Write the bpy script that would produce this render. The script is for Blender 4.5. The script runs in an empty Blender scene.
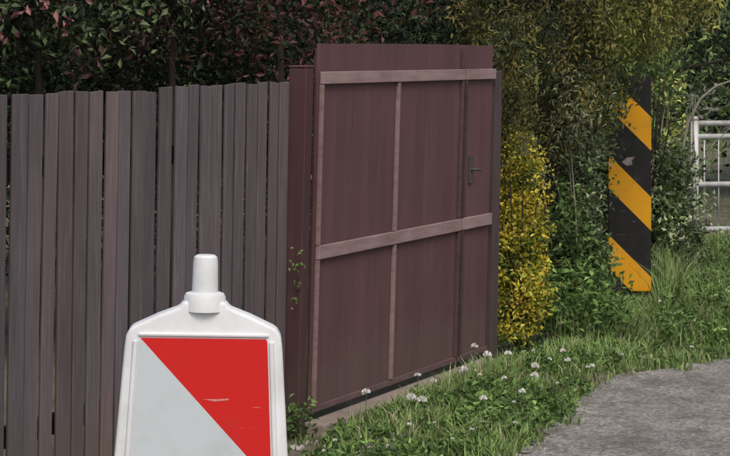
import bpy, math, numpy as np, bmesh
from mathutils import Vector, Matrix
R = np.random.default_rng(7)
scene = bpy.context.scene

def lin(r,g,b):
    f=lambda c:(c/255/12.92) if c/255<=0.04045 else ((c/255+0.055)/1.055)**2.4
    return (f(r),f(g),f(b))

# ---------------------------------------------------------------- materials
def nmat(name):
    m=bpy.data.materials.new(name); m.use_nodes=True
    nt=m.node_tree; b=nt.nodes['Principled BSDF']
    return m,nt,b
def N(nt,t,**k):
    n=nt.nodes.new(t)
    for a,v in k.items(): setattr(n,a,v)
    return n
def coords(nt,scale=(1,1,1)):
    tc=N(nt,'ShaderNodeTexCoord'); mp=N(nt,'ShaderNodeMapping')
    mp.inputs['Scale'].default_value=scale
    nt.links.new(tc.outputs['Object'],mp.inputs['Vector']); return mp.outputs['Vector']
def noise(nt,vec,sc,det=6,rough=.6):
    n=N(nt,'ShaderNodeTexNoise'); n.inputs['Scale'].default_value=sc
    n.inputs['Detail'].default_value=det; n.inputs['Roughness'].default_value=rough
    nt.links.new(vec,n.inputs['Vector']); return n.outputs['Fac']
def ramp(nt,fac,stops):
    r=N(nt,'ShaderNodeValToRGB'); e=r.color_ramp.elements
    while len(e)<len(stops): e.new(.5)
    for i,(p,c) in enumerate(stops):
        e[i].position=p; e[i].color=(c[0],c[1],c[2],1)
    nt.links.new(fac,r.inputs['Fac']); return r.outputs['Color']
def mix(nt,a,b,fac,mode='MIX'):
    m=N(nt,'ShaderNodeMix',data_type='RGBA',blend_type=mode)
    for s,v in ((m.inputs[6],a),(m.inputs[7],b),(m.inputs[0],fac)):
        if hasattr(v,'is_linked'): nt.links.new(v,s)
        elif isinstance(v,(int,float)): s.default_value=v
        else: s.default_value=(v[0],v[1],v[2],1)
    return m.outputs[2]
def bump(nt,b,h,st,dist=.01):
    bp=N(nt,'ShaderNodeBump'); bp.inputs['Strength'].default_value=st; bp.inputs['Distance'].default_value=dist
    nt.links.new(h,bp.inputs['Height']); nt.links.new(bp.outputs['Normal'],b.inputs['Normal'])

def wood_mat(name,c1,c2,grain=(60,60,2.5),rough=.75,attr=True,streak=None,bs=.5,var=.3,foot=0,bd=.004):
    m,nt,b=nmat(name)
    v=coords(nt,grain); f=noise(nt,v,1.0)
    col=ramp(nt,f,[(.3,c1),(.7,c2)])
    v2=coords(nt,(2,2,.7)); f2=noise(nt,v2,1.6,5)
    col=mix(nt,col,ramp(nt,f2,[(.3,(1-var,)*3),(.7,(1+var,)*3)]),1.0,'MULTIPLY')
    if streak:
        f3=noise(nt,coords(nt,(25,25,1.2)),1.7,4,.7)
        col=mix(nt,col,streak,ramp(nt,f3,[(.52,(0,0,0)),(.8,(.6,.6,.6))]))
    if foot: # splashed mud and algae low down on the boards
        tc=N(nt,'ShaderNodeTexCoord'); sp=N(nt,'ShaderNodeSeparateXYZ'); nt.links.new(tc.outputs['Object'],sp.inputs[0])
        ad=N(nt,'ShaderNodeMath',operation='MULTIPLY_ADD'); nt.links.new(noise(nt,coords(nt,(5,5,3)),1.5,6,.7),ad.inputs[0]); ad.inputs[1].default_value=-.6
        nt.links.new(sp.outputs['Z'],ad.inputs[2])
        k=ramp(nt,ad.outputs[0],[(0,(foot,)*3),(.16,(0,0,0))])
        col=mix(nt,col,(.12,.10,.08),k)
    if attr:
        a=N(nt,'ShaderNodeAttribute',attribute_name='Col')
        col=mix(nt,col,a.outputs['Color'],1.0,'MULTIPLY')
    nt.links.new(col,b.inputs['Base Color']); b.inputs['Roughness'].default_value=rough
    b.inputs['Specular IOR Level'].default_value=.3
    if bs: bump(nt,b,f,bs,bd)
    return m
def plain_mat(name,c,rough=.6,dirt=.35,sc=6,metal=0,dirtcol=None,bs=.15):
    m,nt,b=nmat(name)
    f=noise(nt,coords(nt),sc,8,.65)
    d=dirtcol or tuple(x*.45 for x in c)
    col=mix(nt,c,d,ramp(nt,f,[(.42,(0,0,0)),(.8,(dirt*2,)*3)]))
    nt.links.new(col,b.inputs['Base Color']); b.inputs['Roughness'].default_value=rough
    b.inputs['Metallic'].default_value=metal
    bump(nt,b,noise(nt,coords(nt),sc*12,4),bs,.002)
    return m
def leaf_mat(name,trans=.25,rough=.5,spec=.35):
    m,nt,b=nmat(name)
    a=N(nt,'ShaderNodeAttribute',attribute_name='Col')
    nt.links.new(a.outputs['Color'],b.inputs['Base Color'])
    b.inputs['Roughness'].default_value=rough
    b.inputs['Specular IOR Level'].default_value=spec
    if trans>0:
        t=N(nt,'ShaderNodeBsdfTranslucent'); nt.links.new(a.outputs['Color'],t.inputs['Color'])
        ms=N(nt,'ShaderNodeMixShader'); ms.inputs[0].default_value=trans
        nt.links.new(b.outputs[0],ms.inputs[1]); nt.links.new(t.outputs[0],ms.inputs[2])
        nt.links.new(ms.outputs[0],nt.nodes['Material Output'].inputs['Surface'])
    return m
def stripe_mat(name,ca,cb,slope,off,period,duty,rough=.35,dirt=.3,scuff=.55):
    # real diagonal reflective sheeting stripes, in the board's own object coordinates
    m,nt,b=nmat(name)
    tc=N(nt,'ShaderNodeTexCoord'); sp=N(nt,'ShaderNodeSeparateXYZ'); nt.links.new(tc.outputs['Object'],sp.inputs[0])
    def mth(op,x,y=None):
        n=N(nt,'ShaderNodeMath',operation=op)
        for i,q in enumerate((x,y)):
            if q is None: continue
            if hasattr(q,'is_linked'): nt.links.new(q,n.inputs[i])
            else: n.inputs[i].default_value=q
        return n.outputs[0]
    t=mth('ADD',mth('MULTIPLY',sp.outputs['X'],slope),sp.outputs['Z'])
    t=mth('DIVIDE',mth('ADD',t,off),period); fr=mth('FRACT',mth('ADD',t,20.0))
    g=mth('LESS_THAN',fr,duty)
    col=mix(nt,cb,ca,g)
    f=noise(nt,coords(nt,(1,1,1)),9,9,.7)
    col=mix(nt,col,(.09,.085,.075),ramp(nt,f,[(.5,(0,0,0)),(.85,(dirt,)*3)]))
    f2=noise(nt,coords(nt,(3,3,40)),2.3,5,.6)
    col=mix(nt,col,(.6,.55,.53),ramp(nt,f2,[(.66,(0,0,0)),(.72,(scuff,)*3)]))
    nt.links.new(col,b.inputs['Base Color']); b.inputs['Roughness'].default_value=rough
    b.inputs['Specular IOR Level'].default_value=.25
    return m

# ---------------------------------------------------------------- mesh helpers
def raw_mesh(name,V,loops,totals,cols=None,mat=None,parent=None,smooth=False):
    me=bpy.data.meshes.new(name)
    V=np.asarray(V,dtype=np.float32); loops=np.asarray(loops,dtype=np.int32); totals=np.asarray(totals,dtype=np.int32)
    me.vertices.add(len(V)); me.vertices.foreach_set('co',V.ravel())
    me.loops.add(len(loops)); me.loops.foreach_set('vertex_index',loops)
    me.polygons.add(len(totals))
    st=np.concatenate([[0],np.cumsum(totals)[:-1]]).astype(np.int32)
    me.polygons.foreach_set('loop_start',st); me.polygons.foreach_set('loop_total',totals)
    me.polygons.foreach_set('use_smooth',np.full(len(totals),bool(smooth)))
    me.update(calc_edges=True)
    if cols is not None:
        a=me.color_attributes.new('Col','FLOAT_COLOR','POINT')
        c=np.ones((len(V),4),dtype=np.float32); c[:,:3]=cols
        a.data.foreach_set('color',c.ravel())
    o=bpy.data.objects.new(name,me); scene.collection.objects.link(o)
    if mat: me.materials.append(mat)
    if parent: o.parent=parent
    return o
def empty(name,loc,rz=0,rot=None):
    e=bpy.data.objects.new(name,None); e.empty_display_size=.2; scene.collection.objects.link(e)
    e.location=loc; e.rotation_euler=rot if rot else (0,0,rz); return e
class MB:
    def __init__(s): s.v=[];s.l=[];s.t=[];s.c=[]
    def add(s,verts,faces,col=(1,1,1)):
        o=len(s.v); s.v+= [tuple(p) for p in verts]
        s.c+= col if isinstance(col,list) else [col]*len(verts)
        for f in faces: s.l+=[o+i for i in f]; s.t.append(len(f))
    def box(s,x0,x1,y0,y1,z0,z1,col=(1,1,1),sh=None,top=0):
        P=[(x0,y0,z0),(x1,y0,z0),(x1,y1,z0),(x0,y1,z0),(x0,y0,z1),(x1,y0,z1+top),(x1,y1,z1+top),(x0,y1,z1)]
        if sh: P=[sh(p) for p in P]
        s.add(P,[(0,3,2,1),(4,5,6,7),(0,1,5,4),(1,2,6,5),(2,3,7,6),(3,0,4,7)],col)
    def tube(s,pts,rads,n=8,col=(1,1,1)):
        pts=[Vector(p) for p in pts]; rings=[]
        for i,p in enumerate(pts):
            d=(pts[min(i+1,len(pts)-1)]-pts[max(i-1,0)]).normalized()
            a=d.cross(Vector((0.3,0.9,0.1)) if abs(d.z)>.9 else Vector((0,0,1))).normalized(); b=d.cross(a)
            rings.append([p+(a*math.cos(2*math.pi*k/n)+b*math.sin(2*math.pi*k/n))*rads[i] for k in range(n)])
        F=[]
        for i in range(len(pts)-1):
            for k in range(n):
                F.append((i*n+k,i*n+(k+1)%n,(i+1)*n+(k+1)%n,(i+1)*n+k))
        F.append(tuple(range(n-1,-1,-1))); F.append(tuple((len(pts)-1)*n+k for k in range(n)))
        s.add([q for r in rings for q in r],F,col)
    def prism(s,outline,y0,y1,col=(1,1,1)):
        n=len(outline)
        P=[(x,y0,z) for x,z in outline]+[(x,y1,z) for x,z in outline]
        F=[tuple(range(n)),tuple(range(2*n-1,n-1,-1))]+[(i,i+n,(i+1)%n+n,(i+1)%n) for i in range(n)]
        s.add(P,F,col)
    def obj(s,name,mat,parent=None,bevel=0,seg=2,smooth=False):
        o=raw_mesh(name,s.v,s.l,s.t,np.array(s.c),mat,parent,smooth)
        if bevel:
            m=o.modifiers.new('b','BEVEL'); m.width=bevel; m.segments=seg; m.limit_method='ANGLE'
        return o

# ---------------------------------------------------------------- foliage
def unit(v): return v/np.maximum(np.linalg.norm(v,axis=1,keepdims=True),1e-9)
def clumps(center,rad,nsub,per,spread,L,pal,shell=.55,jit=.35,zdroop=1.0):
    c=np.array(center);r=np.array(rad)
    d=unit(R.normal(size=(nsub,3))); rr=shell+(1-shell)*R.random((nsub,1))**.6
    sub=c+d*rr*r
    pal=np.array(pal); ci=R.integers(0,len(pal),nsub)
    br=np.exp(R.normal(0,jit,nsub))[:,None]
    P=np.repeat(sub,per,0)+R.normal(size=(nsub*per,3))*np.array([1,1,zdroop])*spread
    C=np.repeat(pal[ci]*br,per,0)*np.exp(R.normal(0,.22,(nsub*per,1)))
    Ls=L*(.6+.8*R.random(nsub*per))
    return P,Ls,C
def leaves(name,parts,mat,parent=None,wr=.5,up=.5,hang=0.0):
    P=np.concatenate([p[0] for p in parts]);L=np.concatenate([p[1] for p in parts]);C=np.concatenate([p[2] for p in parts])
    if parent is not None: P=P-np.array(parent.location)
    keep=(P[:,2]+(parent.location[2] if parent else 0))>0.01; P=P[keep];L=L[keep];C=C[keep]
    n=len(P)
    nor=unit(R.normal(size=(n,3))+np.array([0,0,up]))
    ax=R.normal(size=(n,3))+np.array([0,0,-hang]); ax=unit(ax-nor*np.sum(ax*nor,1,keepdims=True))
    sd=np.cross(nor,ax); L=L[:,None]
    b=P-ax*L*.5; t=P+ax*L*.5-nor*L*.12
    l=P-ax*L*.05+sd*L*wr*.5+nor*L*.1; r=P-ax*L*.05-sd*L*wr*.5+nor*L*.1
    V=np.stack([b,r,t,l],1).reshape(-1,3)
    i=np.arange(n)[:,None]*4
    loops=(i+np.array([[0,1,2,0,2,3]])).ravel()
    return raw_mesh(name,V,loops,np.full(2*n,3),np.repeat(np.clip(C,0,.9),4,0),mat,parent)
def blades(name,XY,H,C,mat,w=.006,zg=0.0,lean=.5):
    n=len(XY); z0=np.full(n,zg)
    base=np.column_stack([XY,z0-.005]); a=R.random(n)*2*np.pi
    sd=np.column_stack([np.cos(a),np.sin(a),np.zeros(n)])
    b=R.random(n)*2*np.pi; ld=np.column_stack([np.cos(b),np.sin(b),np.zeros(n)])
    H=H[:,None]; ll=(R.random((n,1))*lean)*H
    W=w*(.6+.8*R.random((n,1)))
    upv=np.array([[0,0,1.]])
    m=base+upv*H*.6+ld*ll*.35; t=base+upv*H*(1-.25*lean*R.random((n,1)))+ld*ll
    V=np.stack([base-sd*W/2,base+sd*W/2,m+sd*W*.4,m-sd*W*.4,t],1).reshape(-1,3)
    i=np.arange(n)[:,None]*5
    loops=(i+np.array([[0,1,2,3,3,2,4]])).ravel()
    tot=np.tile([4,3],n)
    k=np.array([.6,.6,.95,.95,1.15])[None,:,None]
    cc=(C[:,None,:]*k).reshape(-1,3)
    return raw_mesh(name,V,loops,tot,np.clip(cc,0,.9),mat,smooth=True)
def in_poly(P,poly):
    x,y=P[:,0],P[:,1]; ins=np.zeros(len(P),bool); n=len(poly)
    for i in range(n):
        x0,y0=poly[i];x1,y1=poly[(i+1)%n]
        c=((y0>y)!=(y1>y))&(x<(x1-x0)*(y-y0)/(y1-y0+1e-12)+x0); ins^=c
    return ins
def sample(poly,n):
    p=np.array(poly); lo=p.min(0);hi=p.max(0); out=np.zeros((0,2))
    while len(out)<n:
        q=lo+(hi-lo)*R.random((n*2,2)); q=q[in_poly(q,poly)]
        out=np.concatenate([out,q])
    return out[:n]
def patch(XY,f=1.0,s=0):
    x,y=XY[:,0]*f,XY[:,1]*f
    return .5+.25*np.sin(2.1*x+1.3*y+s)+.15*np.sin(5.3*x-3.1*y+s*2)+.12*np.sin(11*x+9*y+s)

M_leaf=leaf_mat('leaf_material',.28,.55,.25); M_dark=leaf_mat('dark_leaf_material',0,.6,.25)
M_grass=leaf_mat('grass_material',0,.6,.2)
M_bark=wood_mat('bark_material',lin(42,36,31),lin(70,62,54),(18,18,5),.9,False,None,.9)

def tree(name,loc,h,r,cz,rz,pal,nsub,per,spread,L,mat,tr=.1,shell=.35,jit=.4,hang=0,wr=.5,extra=None,zd=1.0,limbs=9,z0=.22):
    e=empty(name,loc); mb=MB()
    pts=[(0,0,-.05),(R.normal()*.03,R.normal()*.03,h*.25),(R.normal()*.08,R.normal()*.08,h*.55),(R.normal()*.1,R.normal()*.1,h*.9)]
    mb.tube(pts,[tr*1.25,tr,tr*.65,tr*.15],10)
    for i in range(limbs):
        z=h*(z0+(.82-z0)*i/limbs); a=R.random()*6.28; q=r*(.5+.3*R.random())
        mb.tube([(0,0,z),(math.cos(a)*q*.45,math.sin(a)*q*.45,z+.18*q),(math.cos(a)*q,math.sin(a)*q,z+.3*q)],[tr*.4,tr*.22,tr*.06],6)
    mb.obj('trunk_and_limbs',M_bark,e,smooth=True)
    parts=[clumps((loc[0],loc[1],cz),(r,r,rz),nsub,per,spread,L,pal,shell,jit,zd)]
    if extra: parts+=extra
    leaves('crown',parts,mat,e,wr=wr,hang=hang)
    return e

# ================================================================ GROUND
m,nt,b=nmat('ground_material')
v=coords(nt); f=noise(nt,v,1.7,8,.65); f2=noise(nt,v,45,6,.7)
col=ramp(nt,f,[(.35,(.08,.09,.045)),(.55,(.16,.145,.105)),(.75,(.24,.215,.18))])
col=mix(nt,col,ramp(nt,f2,[(.3,(.5,.5,.5)),(.7,(1.5,1.5,1.45))]),1.0,'MULTIPLY')
nt.links.new(col,b.inputs['Base Color']); b.inputs['Roughness'].default_value=.95; bump(nt,b,f2,.8,.02)
g=MB(); g.add([(-600,-600,0),(600,-600,0),(600,600,0),(-600,600,0)],[(0,1,2,3)]); g.obj('ground',m)

edge=[(-6.5,-6),(-2.5,2.2),(-.76,6.2),(-.16,7.8),(.34,8.7),(.71,9.45),(1.02,10.4),(1.22,11.15),(1.5,11.85),(1.75,12.0),(2.3,12.5),(3.4,13.3),(6,14.4),(14,17.4)]
def densify(e,step=.09,j=.03):
    out=[]
    for (x0,y0),(x1,y1) in zip(e[:-1],e[1:]):
        n=max(1,int(math.hypot(x1-x0,y1-y0)/step))
        for k in range(n):
            t=k/n; out.append((x0+(x1-x0)*t+R.normal()*j,y0+(y1-y0)*t+R.normal()*j))
    return out+[e[-1]]
road_poly=densify(edge,.07,.035)+[(30,19),(30,-30),(-6.5,-30)]
m,nt,b=nmat('asphalt_material')
v=coords(nt); f=noise(nt,v,1.1,7,.65); f2=noise(nt,v,60,5,.8); 
vo=N(nt,'ShaderNodeTexVoronoi'); vo.inputs['Scale'].default_value=42; nt.links.new(v,vo.inputs['Vector'])
col=ramp(nt,f,[(.32,(.19,.182,.17)),(.48,(.31,.297,.275)),(.6,(.37,.352,.325)),(.7,(.43,.41,.378))])
col=mix(nt,col,ramp(nt,f2,[(.34,(.3,.3,.3)),(.68,(1.6,1.6,1.6))]),1.0,'MULTIPLY')
col=mix(nt,col,ramp(nt,vo.outputs['Color'],[(.1,(.55,.55,.55)),(.9,(1.4,1.4,1.4))]),.8,'MULTIPLY')
f4=noise(nt,v,3.5,8,.75)
col=mix(nt,col,(.12,.115,.08),ramp(nt,f4,[(.47,(0,0,0)),(.66,(.85,.85,.85))]))
nt.links.new(col,b.inputs['Base Color']); b.inputs['Roughness'].default_value=.92; bump(nt,b,f2,1,.012)
me=bpy.data.meshes.new('road'); me.from_pydata([(x,y,.004) for x,y in road_poly],[],[tuple(range(len(road_poly)))])
o=bpy.data.objects.new('road',me); scene.collection.objects.link(o); me.materials.append(m)
if me.polygons[0].normal.z<0: me.flip_normals()

# ================================================================ FENCE
G=(-0.274,9.97,0); ANG=math.atan2(.903,.43)
M_slat=wood_mat('weathered_slat_material',lin(86,77,79),lin(106,96,98),(150,150,3.0),.9,True,lin(132,124,124),.25,.18,.5,.002)
fe=empty('wooden_fence',G,ANG)
mb=MB(); lean=lambda k:(lambda p:(p[0],p[1]-k*(p[2]-.9),p[2]))
s=-0.15-.107
while s>-9.5:
    w=.090+R.normal()*.003; top=1.747+R.normal()*.006+(.012 if s>-1.33 else 0)
    br=.90*math.exp(R.normal()*.10); t=R.normal()*.03
    c=(br*(1+t),br,br*(1-t*.5)); yo=.06+R.normal()*.004; k=.018+R.normal()*.002
    if -1.40<s<-1.33: s-=.03
    tilt=R.normal()*.003; tw=R.normal()*.04
    z0=.04+R.random()*.03
    def shp(p,k=k,tilt=tilt,tw=tw,s=s,w=w): return (p[0]+tilt*(p[2]-.9),p[1]-k*(p[2]-.9)+tw*(p[0]-s-w/2),p[2])
    d=tuple(q*.30 for q in c)  # backs darkened, sides grading into them: shade painted into the slat gaps
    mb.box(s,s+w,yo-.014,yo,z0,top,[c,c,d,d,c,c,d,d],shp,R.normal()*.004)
    s-=.109+R.normal()*.0015
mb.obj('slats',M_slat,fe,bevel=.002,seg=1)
mb=MB()
for z in (.4,1.45): mb.box(-9.6,-.12,.075,.11,z-.04,z+.04,(.08,.08,.08),lean(.018))  # rails and posts tinted dark, painting in the shade behind the slats
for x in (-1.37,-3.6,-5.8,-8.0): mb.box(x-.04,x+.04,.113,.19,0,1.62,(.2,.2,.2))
mb.obj('rails_and_posts',M_slat,fe)
# ================================================================ GATE
M_gate=wood_mat('brown_board_material',lin(88,62,64),lin(97,70,71),(50,50,1.2),.7,True,None,.12,.12,.35,.002)
M_rail=wood_mat('gate_rail_material',lin(128,106,106),lin(152,131,129),(5,5,30),.7,True,None,.25,.18)
M_metal=plain_mat('dull_metal',(.10,.09,.09),.5,.4,20,.4)
ge=empty('wooden_gate',G,ANG); SH=lean(.030); one=(1,1,1)
mb=MB()
for a,bb,n in ((.03,1.868,18),(1.90,2.35,5)):
    for k in range(n):   # tongue-and-groove boards, joints barely visible
        x0=a+(bb-a)*k/n; x1=a+(bb-a)*(k+1)/n-.0015
        br=math.exp(R.normal()*.035); z1=1.952+.004*math.sin(x0*1.4)
        mb.box(x0,x1,-.012,.008,.10,z1,(br,br,br),SH)
mb.box(.035,1.862,.010,.02,.11,1.93,(.7,.7,.7),SH); mb.box(1.905,2.345,.010,.02,.11,1.93,(.7,.7,.7),SH)
mb.obj('boards',M_gate,ge)
mb=MB()
for a,bb in ((.03,1.866),(1.902,2.35)):
    mb.box(a,bb,-.036,-.014,1.750,1.812,one,SH)
    mb.box(a,bb,-.036,-.014,.872,.940,one,SH)
mb.obj('cross_rails',M_rail,ge,bevel=.003)
mb=MB()
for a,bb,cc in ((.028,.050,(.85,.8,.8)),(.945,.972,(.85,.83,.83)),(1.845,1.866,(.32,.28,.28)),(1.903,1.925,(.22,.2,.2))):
    for z0,z1 in ((.138,.869),(.943,1.747)):
        mb.box(a,bb,-.032,-.0135,z0,z1,cc,SH)
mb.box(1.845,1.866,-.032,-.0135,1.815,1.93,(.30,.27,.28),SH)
mb.box(.03,1.866,-.026,-.0135,.105,.135,(.45,.41,.41),SH)
mb.box(1.902,2.35,-.026,-.0135,.105,.135,(.45,.41,.41),SH)
mb.obj('stiles',M_rail,ge,bevel=.002)
mb=MB()
mb.box(2.0,2.05,-.024,-.013,1.14,1.30,one,SH)
mb.tube([(2.025,-.02,1.22),(2.025,-.06,1.22),(2.1,-.065,1.215)],[.009,.009,.008],8)
mb.obj('door_handle',M_metal,ge,bevel=.002)
pe=empty('gate_post',(G[0],G[1],0),ANG); mb=MB()
mb.box(-.125,-.045,-.02,.08,-.1,1.83,(.62,.58,.58),lean(.028))
mb.box(-.128,-.042,-.023,.083,1.832,1.845,(.8,.7,.7),lean(.028)); mb.obj('post',M_gate,pe,bevel=.006)
pe=empty('gate_post',(G[0],G[1],0),ANG); mb=MB()
mb.box(2.385,2.49,-.03,.07,-.1,1.80,(.60,.54,.54),lean(.02)); mb.obj('post',M_slat,pe,bevel=.006)
M_conc=plain_mat('concrete_sill_material',(.27,.215,.19),.9,.35,5,0,(.09,.09,.06),.8)
se=MB(); se.box(-.02,2.36,-.10,.03,-.03,.065,one); o=se.obj('concrete_sill',M_conc,None,bevel=.012)
o.location=G; o.rotation_euler=(0,0,ANG)

# ================================================================ GUIDE BOARD
be=empty('traffic_barrier_board',(-.412,4.8,0),rot=(0,math.radians(1.2),math.radians(3)))
M_pl=plain_mat('white_plastic_material',(.70,.73,.75),.6,.26,9,0,(.36,.36,.33),.15)
half=[(.150,.10),(.222,.13),(.226,.30),(.222,.60),(.207,.935),(.188,1.20),(.184,1.228),(.174,1.246),(.11,1.276),(.06,1.295),(.05,1.31)]
outl=[(-x,z) for x,z in half]+[(x,z) for x,z in half[::-1]]
mb=MB(); mb.prism(outl,-.035,.035); mb.obj('body',M_pl,be,bevel=.014,seg=4,smooth=True)
phalf=[(.175,.26),(.179,.60),(.166,.935),(.152,1.216),(.148,1.222)]
pout=[(-x,z) for x,z in phalf]+[(x,z) for x,z in phalf[::-1]]
mb=MB(); mb.prism(pout,-.0385,-.0355)
M_red=stripe_mat('red_white_sheeting',lin(198,33,30),(.52,.575,.60),1.08,-1.222+1.08*.15,.66,.5,.65,.25,.5)
mb.obj('striped_panel',M_red,be)
mb=MB()
ri=[(x+.004,z) for x,z in phalf]; 
for sgn in (-1,1):
    for (x0,z0),(x1,z1) in zip(ri[:-2],ri[1:-1]):
        F=[(0,1,2,3),(0,4,5,1),(1,5,6,2),(2,6,7,3),(3,7,4,0)]
        if sgn<0: F=[f[::-1] for f in F]
        mb.add([(sgn*x0,-.042,z0),(sgn*(x0+.010),-.042,z0),(sgn*(x1+.010),-.042,z1),(sgn*x1,-.042,z1),
                (sgn*x0,-.03,z0),(sgn*(x0+.014),-.03,z0),(sgn*(x1+.014),-.03,z1),(sgn*x1,-.03,z1)],F)
mb.box(-.155,.155,-.041,-.03,1.2265,1.235)
mb.obj('rim',M_pl,be,bevel=.003,seg=2)
mb=MB(); mb.add([(.002,-.0392,1.078),(.03,-.0392,1.073),(.060,-.0392,1.076),(.064,-.0392,1.080),(.03,-.0392,1.0785)],[(0,1,2,3,4)]); mb.obj('scrape',plain_mat('scrape_material',(.60,.28,.26),.7,.5,60,0,(.5,.06,.05)),be)
mb=MB(); mb.tube([(0,0,1.285),(0,0,1.318),(0,0,1.326),(0,0,1.33)],[.052,.050,.046,.034],24)
mb.tube([(0,0,1.325),(0,0,1.40),(0,0,1.413),(0,0,1.418)],[.0315,.030,.028,.022],24)
mb.obj('handle',M_pl,be,smooth=True).modifiers.new('es','EDGE_SPLIT')
mb=MB(); mb.box(-.40,.40,-.22,.22,.005,.11); mb.obj('rubber_base',plain_mat('rubber_material',(.03,.03,.03),.85,.4,8),be,bevel=.03,seg=3)

# ================================================================ HAZARD MARKER
he=empty('hazard_marker_sign',(1.985,15.0,0),math.radians(-3))
mb=MB(); mb.box(-.16,.16,-.006,.006,.12,1.74)
M_haz=stripe_mat('black_yellow_sheeting',lin(228,164,32),(.018,.018,.019),1.0,-.135,.60,.42,.5,.4,.35)
mb.obj('striped_board',M_haz,he,bevel=.004,seg=1)
mb=MB(); mb.add([(-.06,-.0085,1.09),(-.02,-.0085,1.06),(.02,-.0085,1.07),(.015,-.0085,1.10),(.04,-.0085,1.13),(-.02,-.0085,1.125)],[(0,1,2,3,4,5)])
mb.obj('peeled_sheeting',plain_mat('peeled_material',(.30,.26,.25),.8,.5,30,0,(.03,.02,.02)),he)
mb=MB(); mb.tube([(0.03,.04,-.2),(.03,.04,1.70)],[.03,.03],14); 
mb.obj('pole',plain_mat('galvanised_pole',(.22,.22,.22),.5,.4,10,.4),he,smooth=True)
mb=MB(); mb.box(-.06,.10,.008,.035,.45,.49); mb.box(-.06,.10,.008,.035,1.35,1.39); mb.obj('brackets',M_metal,he)

# ================================================================ WHITE METAL FENCE far right
we=empty('white_metal_fence',(3.18,19.6,0),math.radians(8))
M_w=plain_mat('white_metal_paint',(.60,.62,.64),.55,.4,7,0,(.25,.21,.17))
mb=MB()
for x in (0.05,1.5,2.95,4.4): mb.tube([(x,0,-.1),(x,0,1.26)],[.04,.04],10); mb.tube([(x,0,1.26),(x,0,1.29)],[.05,.02],10)
for z in (1.22,1.09,.62,.18): mb.tube([(.05,0,z),(4.4,0,z)],[.028,.028],8)
for k in range(30):
    x=.15+k*.145
    mb.tube([(x,0,.18),(x,0,1.09)],[.007,.007],6)
mb.obj('rails_and_bars',M_w,we,smooth=True)

# ================================================================ VEGETATION
dk=[(.030,.044,.024),(.045,.062,.030),(.022,.031,.019),(.068,.090,.042)]
rd=[(.14,.055,.05),(.09,.04,.04),(.05,.03,.027)]
ol=[(.18,.165,.05),(.24,.20,.065),(.11,.115,.045),(.07,.085,.036)]
yg=[(.26,.285,.08),(.18,.22,.065),(.33,.305,.09)]
gr=[(.10,.165,.058),(.08,.128,.045),(.14,.205,.07),(.06,.095,.037)]
gr2=[(.12,.21,.058),(.16,.255,.075),(.09,.155,.048)]
gy=[(.21,.24,.145),(.16,.20,.10),(.26,.28,.175),(.10,.135,.07)]

def hedge(name,x0,y0,x1,y1,n,h,pal,nsub,L,depth=.9,zlo=.2,alt=None,altp=.3,jit=.5):
    e=empty(name,((x0+x1)/2,(y0+y1)/2,0)); parts=[]; mb=MB()
    for k in range(n):
        t=(k+.5)/n; cx=x0+(x1-x0)*t+R.normal()*.12; cy=y0+(y1-y0)*t+R.normal()*.15
        hh=h*(.85+.3*R.random()); rr=.62*math.hypot(x1-x0,y1-y0)/n+.25
        p=pal if (alt is None or R.random()>altp) else alt
        parts.append(clumps((cx,cy,(hh+zlo)/2),(rr,depth,(hh-zlo)/2),nsub,34,.11,L,p,.45,jit))
        bx,by=cx-e.location.x,cy-e.location.y
        for q in range(2):
            a=R.random()*6.28
            mb.tube([(bx,by,-.05),(bx+.15*math.cos(a),by+.15*math.sin(a),hh*.3),(bx+.3*math.cos(a),by+.3*math.sin(a),hh*.5)],[.035,.02,.008],6)
    mb.obj('stems',M_bark,e); leaves('foliage',parts,M_dark,e)
    return e
hedge('dark_hedge',-5.2,10.8,.6,14.6,8,3.4,dk,310,.048,.8,.3,rd[1:]+dk,.4,.65)
hedge('dark_hedge',-6,14.5,2.2,18.5,8,5.2,dk,240,.09,1.2,.1)
# arching leafy shoots leaning out over the fence: looser outline and lighter clumps
tree('copper_leaf_tree',(-.5,12.6,0),4.2,.95,2.9,1.2,rd+rd[:1]+dk[:2],250,40,.10,.05,M_dark,.03,limbs=4,z0=.55)
tree('broadleaf_tree',(-1.85,11.6,0),3.7,.85,2.7,.95,dk+dk+rd[1:2]+gr[3:],250,40,.10,.055,M_dark,.03,jit=.65,limbs=4,z0=.55)
tree('copper_leaf_tree',(-1.2,12.3,0),3.9,.6,2.75,1.0,rd+dk,130,40,.09,.045,M_dark,.03,limbs=4,z0=.55)
tree('broadleaf_tree',(5.6,27,0),7,2.3,3.6,3.3,gr+dk,420,40,.2,.11,M_dark,.16)
tree('broadleaf_tree',(3.0,24,0),6.5,2.0,3.2,3.0,gr+dk,400,40,.18,.10,M_dark,.15)
tree('broadleaf_tree',(8.6,29,0),7.5,2.6,3.8,3.4,gr+dk,380,40,.22,.13,M_dark,.16)
tree('broadleaf_tree',(1.6,20.5,0),6,1.9,3.2,2.9,gr+dk,380,40,.18,.09,M_dark,.14)
parts=[]
for k in range(44):
    a=k/44*2*math.pi; d=46+R.normal()*4
    parts.append(clumps((d*math.sin(a),d*math.cos(a)+8,3.6),(4.4,4.4,4.6),75,24,.5,.5,dk+gr,.5,.45))
leaves('distant_trees',parts,M_dark)

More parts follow.
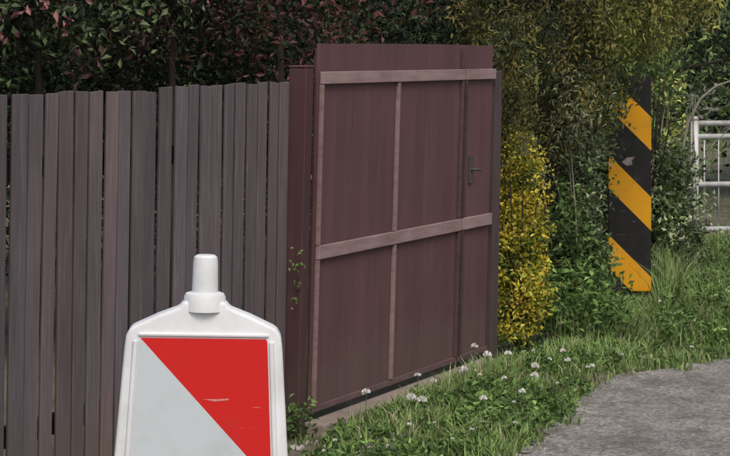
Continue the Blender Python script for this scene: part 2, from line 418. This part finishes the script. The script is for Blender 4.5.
# conifer beside gate
cx,cy=1.28,14.0
ext=[clumps((.98,12.85,2.25),(.38,.40,.52),110,46,.045,.042,ol+dk,.3,.55,1.8),
     clumps((.89,12.55,1.72),(.18,.25,.48),75,40,.035,.04,ol+ol+dk[:2],.3,.5,1.9),
     clumps((1.25,13.5,2.15),(.62,.45,.55),120,46,.05,.045,ol,.3,.6,1.6),
     clumps((1.85,13.9,2.36),(.62,.5,.48),170,46,.05,.045,yg+yg+ol[:2],.3,.4,1.6),
     clumps((1.28,13.6,1.58),(.28,.30,.42),80,36,.045,.04,ol+gy,.3,.4,1.8),
     clumps((1.58,14.2,1.68),(.27,.30,.32),100,36,.05,.042,yg+gy,.3,.4,1.5),
     clumps((1.86,14.4,1.70),(.14,.15,.10),16,30,.04,.042,yg+gy,.2,.4,1.5)]
tree('conifer_tree',(cx,cy,0),5.4,1.15,3.6,1.75,ol+dk,300,46,.06,.05,M_leaf,.07,.3,.6,1.2,.35,ext,1.7,10,.42)
# yellow shrub
e=empty('yellow_shrub',(.97,12.65,0)); mb=MB()
yl=[lin(204,182,66),lin(188,172,58),lin(166,164,68),lin(220,200,90),lin(142,150,62),lin(98,118,48)]
for k in range(11):
    a=R.random()*6.28; q=.05+.17*R.random()
    mb.tube([(0,0,-.03),(q*.5*math.cos(a),q*.5*math.sin(a),.5),(q*math.cos(a),q*math.sin(a),.95+.3*R.random())],[.012,.008,.003],6)
mb.obj('stems',M_bark,e)
leaves('foliage',[clumps((.96,12.65,.42),(.20,.18,.34),120,30,.038,.030,yl,.25,.3),
  clumps((.955,12.65,.82),(.20,.18,.30),120,30,.038,.030,yl,.25,.3),
  clumps((.96,12.62,1.18),(.15,.15,.28),90,28,.038,.028,yl+gy[:1],.2,.3),
  clumps((.95,12.65,.16),(.20,.16,.14),30,26,.03,.034,gr2+yl[:2],.2,.3)],M_leaf,e,wr=.55)
M_twig=plain_mat('pale_twig_material',(.26,.245,.20),.85,.4,20)
def bush(name,loc,specs,stems,h,mat=M_leaf,wr=.5,sm=None,rs=.35):
    e=empty(name,loc); mb=MB()
    for k in range(stems):
        a=R.random()*6.28; q=.1+rs*R.random()
        mb.tube([(0,0,-.03),(q*.5*math.cos(a),q*.5*math.sin(a),h*.5),(q*math.cos(a),q*math.sin(a),h*(.8+.25*R.random()))],[.014,.009,.003],6)
    mb.obj('stems',sm or M_bark,e); leaves('foliage',[clumps(*s) for s in specs],mat,e,wr=wr); return e
bush('green_bush',(1.42,14.3,0),[((1.42,14.2,1.10),(.28,.28,.60),270,28,.05,.040,gy+gr[:1],.2,.35),
  ((1.33,13.9,.48),(.35,.35,.48),220,28,.055,.048,gr,.2,.45),
  ((1.70,14.45,1.38),(.13,.15,.28),50,22,.04,.038,gy+yg[:1],.1,.35)],14,1.5,sm=M_twig,rs=.2)
bush('green_bush',(1.25,15.6,0),[((1.25,15.7,.9),(.6,.5,.95),260,30,.08,.055,dk+gr[1:],.3,.45)],10,1.7)
bush('green_bush',(2.3,16.3,0),[((2.35,16.4,.60),(.45,.45,.60),260,28,.065,.05,gr+gy,.2,.4),
   ((2.25,16.9,1.40),(.42,.5,.80),280,28,.075,.05,gr+gr2+yg[:2],.2,.4)],14,1.9,rs=.25)
bush('green_bush',(1.75,17.6,0),[((1.8,17.7,1.4),(.8,.6,1.5),380,30,.1,.065,dk+gr,.3,.45)],12,2.5,M_dark)
mb=MB()
for k in range(16):
    x=R.uniform(2.4,2.85);y=R.uniform(16.5,18.0);a=R.normal()*.4; h=R.uniform(.8,1.6)
    mb.tube([(x,y,0),(x+.12*a,y,h*.5),(x+.4*a+.05,y,h*.85),(x+.6*a+.1,y,h)],[.010,.008,.005,.003],5)
for k in range(12):
    x=R.uniform(1.25,1.55);y=R.uniform(13.7,14.0);a=-abs(R.normal())*.3; h=R.uniform(1.0,1.7)
    mb.tube([(x,y,0),(x+.12*a,y,h*.5),(x+.3*a,y+.02,h*.7),(x+.65*a,y-.05,h)],[.007,.006,.004,.002],5)
mb.tube([(2.95,18.9,0),(2.98,18.9,.9),(3.05,18.9,1.25),(3.17,18.9,1.48),(3.32,18.9,1.60),(3.5,18.9,1.66)],[.020,.018,.016,.014,.012,.008],6)
mb.obj('bare_branches',M_twig)
leaves('ivy_plant',[clumps((-.345,9.80,.85),(.02,.02,.25),5,7,.015,.026,gr2,.1,.3),
                    clumps((-.33,9.8,.1),(.08,.08,.12),14,10,.03,.035,gr2,.1,.3)],M_leaf)

def wl(s,off):
    return (G[0]+.43*s+.903*off, G[1]+.903*s-.43*off)
def clear_sign(XY):  # mown patch kept low in front of the marker post
    return (np.abs(XY[:,0]-XY[:,1]*.1335)<.20)&(XY[:,1]>13.2)&(XY[:,1]<15.3)
col_g=np.array([(.155,.26,.07),(.205,.31,.10),(.115,.195,.056),(.26,.30,.14),(.32,.29,.20)])
def mkgrass(XY,hmin,hmax,s,pr=(.3,.27,.2,.13,.10)):
    n=len(XY); pt=np.clip(patch(XY,1,s),.1,1)
    H=(hmin+(hmax-hmin)*R.random(n)**1.5)*(.5+pt)
    H=np.where(clear_sign(XY),np.minimum(H,.13),H)
    C=col_g[R.choice(5,n,p=pr)]*np.exp(R.normal(0,.25,(n,1)))*(.6+.6*pt[:,None])
    return H,C
A=[]
near=[wl(-.3,.2),wl(.3,.13),wl(2.5,.12),(1.35,13.3),(2.1,13.8),(3.4,13.8)]+[(3.4,13.3),(2.3,12.5),(1.75,12.0),(1.5,11.85),(1.22,11.12),(1.0,10.35),(.70,9.4),(.34,8.65),(.0,8.2),(-.2,8.9)]
XY=sample(near,46000); d=patch(XY,2.3,1)+.35*patch(XY,6,3)-.15
left=np.clip((XY[:,1]-8.7-(.25-XY[:,0])*1.2)/1.5,0.06,1)
XY=XY[R.random(len(XY))<np.clip(d*1.2-.12,.04,1)*left]
H,C=mkgrass(XY,.02,.10,1); A.append((XY,H,C))
bank=[(1.25,12.9),(2.2,12.8),(3.4,13.6),(8,15.4),(10,20),(3.3,19.3),(2.6,18.2),(1.6,15.2)]
XY=sample(bank,50000); H,C=mkgrass(XY,.06,.26,2); A.append((XY,H,C))
XY=sample([(1.2,12.9),(1.75,12.9),(2.3,14.6),(2.9,17.5),(2.3,17.5),(1.5,14.6)],6000); H,C=mkgrass(XY,.15,.42,3); A.append((XY,H,C))
XY=sample([wl(.0,.10),wl(2.5,.10),wl(2.5,.2),wl(.6,.22)],1500); H,C=mkgrass(XY,.04,.14,4); A.append((XY,H,C))
XY=sample([wl(-3.5,-.02),wl(-.1,-.02),wl(-.1,.12),wl(-3.5,.15)],900); H,C=mkgrass(XY,.03,.10,5); A.append((XY,H,C))
ed=np.array([p for p in densify(edge,.012,.05) if 7<p[1]<16]); H,C=mkgrass(ed,.015,.06,6); A.append((ed,H,C))
tu=[]
for p in densify(edge,.2,.10):
    if 7.5<p[1]<16 and R.random()<.6: tu.append(np.array(p)+R.normal(size=(40,2))*.04)
tu=np.concatenate(tu); H,C=mkgrass(tu,.02,.08,7); A.append((tu,H,C))
far=sample([(2.5,19.5),(30,26),(30,60),(-20,60),(-8,20),(1,22)],12000); H,C=mkgrass(far,.2,.4,2); A.append((far,H,C))
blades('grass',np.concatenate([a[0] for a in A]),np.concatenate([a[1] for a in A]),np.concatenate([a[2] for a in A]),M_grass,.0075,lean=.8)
parts=[]
for poly,n,z,sp,L in ((near,620,.03,.035,.045),(bank,1050,.13,.07,.05),([(1.2,12.95),(1.7,13.0),(1.75,14.0),(1.3,14.4)],260,.26,.10,.05)):
    q=sample(poly,n); keep=(R.random(len(q))<np.clip(1.6*(1-patch(q,1.7,4)),.15,1))&~clear_sign(q)
    for a in q[keep]:
        sc=.5+R.random()
        parts.append(clumps((a[0],a[1],z*sc),(.04,.04,z*.7*sc),3,9,sp*.8,L,gr2,.1,.3,.5))
leaves('weeds',parts,M_leaf,wr=.5,up=1.2)
M_fl=leaf_mat('petal_material',.3,.6,.2); mb=MB(); fl=[]
for s_,of,z in ((.22,.2,.17),(.55,.3,.1),(.62,.33,.08),(.95,.16,.15),(.98,.24,.12),(1.5,.2,.10),(1.75,.16,.2),(1.9,.18,.13),(2.05,.25,.12),(1.35,.5,.1),(1.5,.62,.1),(1.1,.7,.08),(1.7,.55,.12),(2.1,.6,.1),(.8,.6,.08),(1.95,.8,.1),(2.3,.5,.12)):
    x,y=wl(s_,of); fl.append((x,y,z+.02,1.0+.35*R.random()))
for a in sample(bank,14): fl.append((a[0],a[1],.2+.06*R.random(),.8))
for a in sample(near,22): fl.append((a[0],a[1],.07+.05*R.random(),.6))
for x,y,z,sc in fl:   # fluffy seed-head like flowers: many radial petals on a ball
    rr=(.013+.006*R.random())*sc
    mb.tube([(x,y,0),(x+.005,y,z)],[.002,.002],4,(.12,.2,.07))
    for k in range(34):
        dd=R.normal(size=3); dd[2]=abs(dd[2])*.8-.1; dd/=np.linalg.norm(dd)
        t1=np.cross(dd,R.normal(size=3)); t1/=np.linalg.norm(t1)
        c0=np.array((x+.005,y,z)); tip=c0+dd*rr*1.15
        mb.add([c0+dd*rr*.2,tip+t1*rr*.32,tip-t1*rr*.32],[(0,1,2)],(.82,.82,.78))
mb.obj('white_flowers',M_fl)
bm=bmesh.new()
for k in range(760):
    if k<160: x,y=wl(R.uniform(-1.5,.8),R.uniform(.08,.75)); r_=R.uniform(.006,.026)
    elif k<580:
        i=R.integers(0,len(ed)); x,y=ed[i]; x+=R.normal()*.11; y+=R.normal()*.11; r_=R.uniform(.004,.015)
    else: x=R.uniform(.6,3);y=R.uniform(9,12.4); r_=R.uniform(.003,.010)
    mt=Matrix.Translation((x,y,r_*.3))@Matrix.Rotation(R.random()*6,4,'Z')@Matrix.Diagonal((1,R.uniform(.6,1),R.uniform(.5,.8),1))
    rr=bmesh.ops.create_icosphere(bm,subdivisions=1,radius=r_,matrix=mt)
    for v_ in rr['verts']: v_.co+=Vector(R.normal(size=3)*r_*.14)
me=bpy.data.meshes.new('gravel'); bm.to_mesh(me); o=bpy.data.objects.new('gravel',me); scene.collection.objects.link(o)
me.materials.append(plain_mat('gravel_material',(.32,.30,.275),.9,.4,12))

# ================================================================ LIGHT, SKY, CAMERA
w=bpy.data.worlds.new('World'); scene.world=w; w.use_nodes=True; nt=w.node_tree
sky=nt.nodes.new('ShaderNodeTexSky'); sky.sky_type='NISHITA'; sky.sun_disc=False
el,az=math.radians(52),math.radians(165)
sky.sun_elevation=el; sky.sun_rotation=az; sky.dust_density=5.0; sky.air_density=1.0
nt.links.new(sky.outputs[0],nt.nodes['Background'].inputs[0]); nt.nodes['Background'].inputs[1].default_value=.15
sl=bpy.data.lights.new('sun','SUN'); sl.energy=1.25; sl.angle=math.radians(25); sl.color=(1,.94,.86)
so=bpy.data.objects.new('sun',sl); scene.collection.objects.link(so)
d=Vector((math.sin(az)*math.cos(el),math.cos(az)*math.cos(el),math.sin(el)))
so.rotation_euler=d.to_track_quat('Z','Y').to_euler()
cam=bpy.data.cameras.new('camera'); co=bpy.data.objects.new('camera',cam); scene.collection.objects.link(co)
co.location=(0,0,1.9); co.rotation_euler=(math.radians(90),0,0)
cam.sensor_width=36; cam.lens=2000/730*36; cam.shift_y=-174/730; cam.clip_end=2000
scene.camera=co
scene.view_settings.view_transform='Standard'; scene.view_settings.look='None'; scene.view_settings.exposure=0
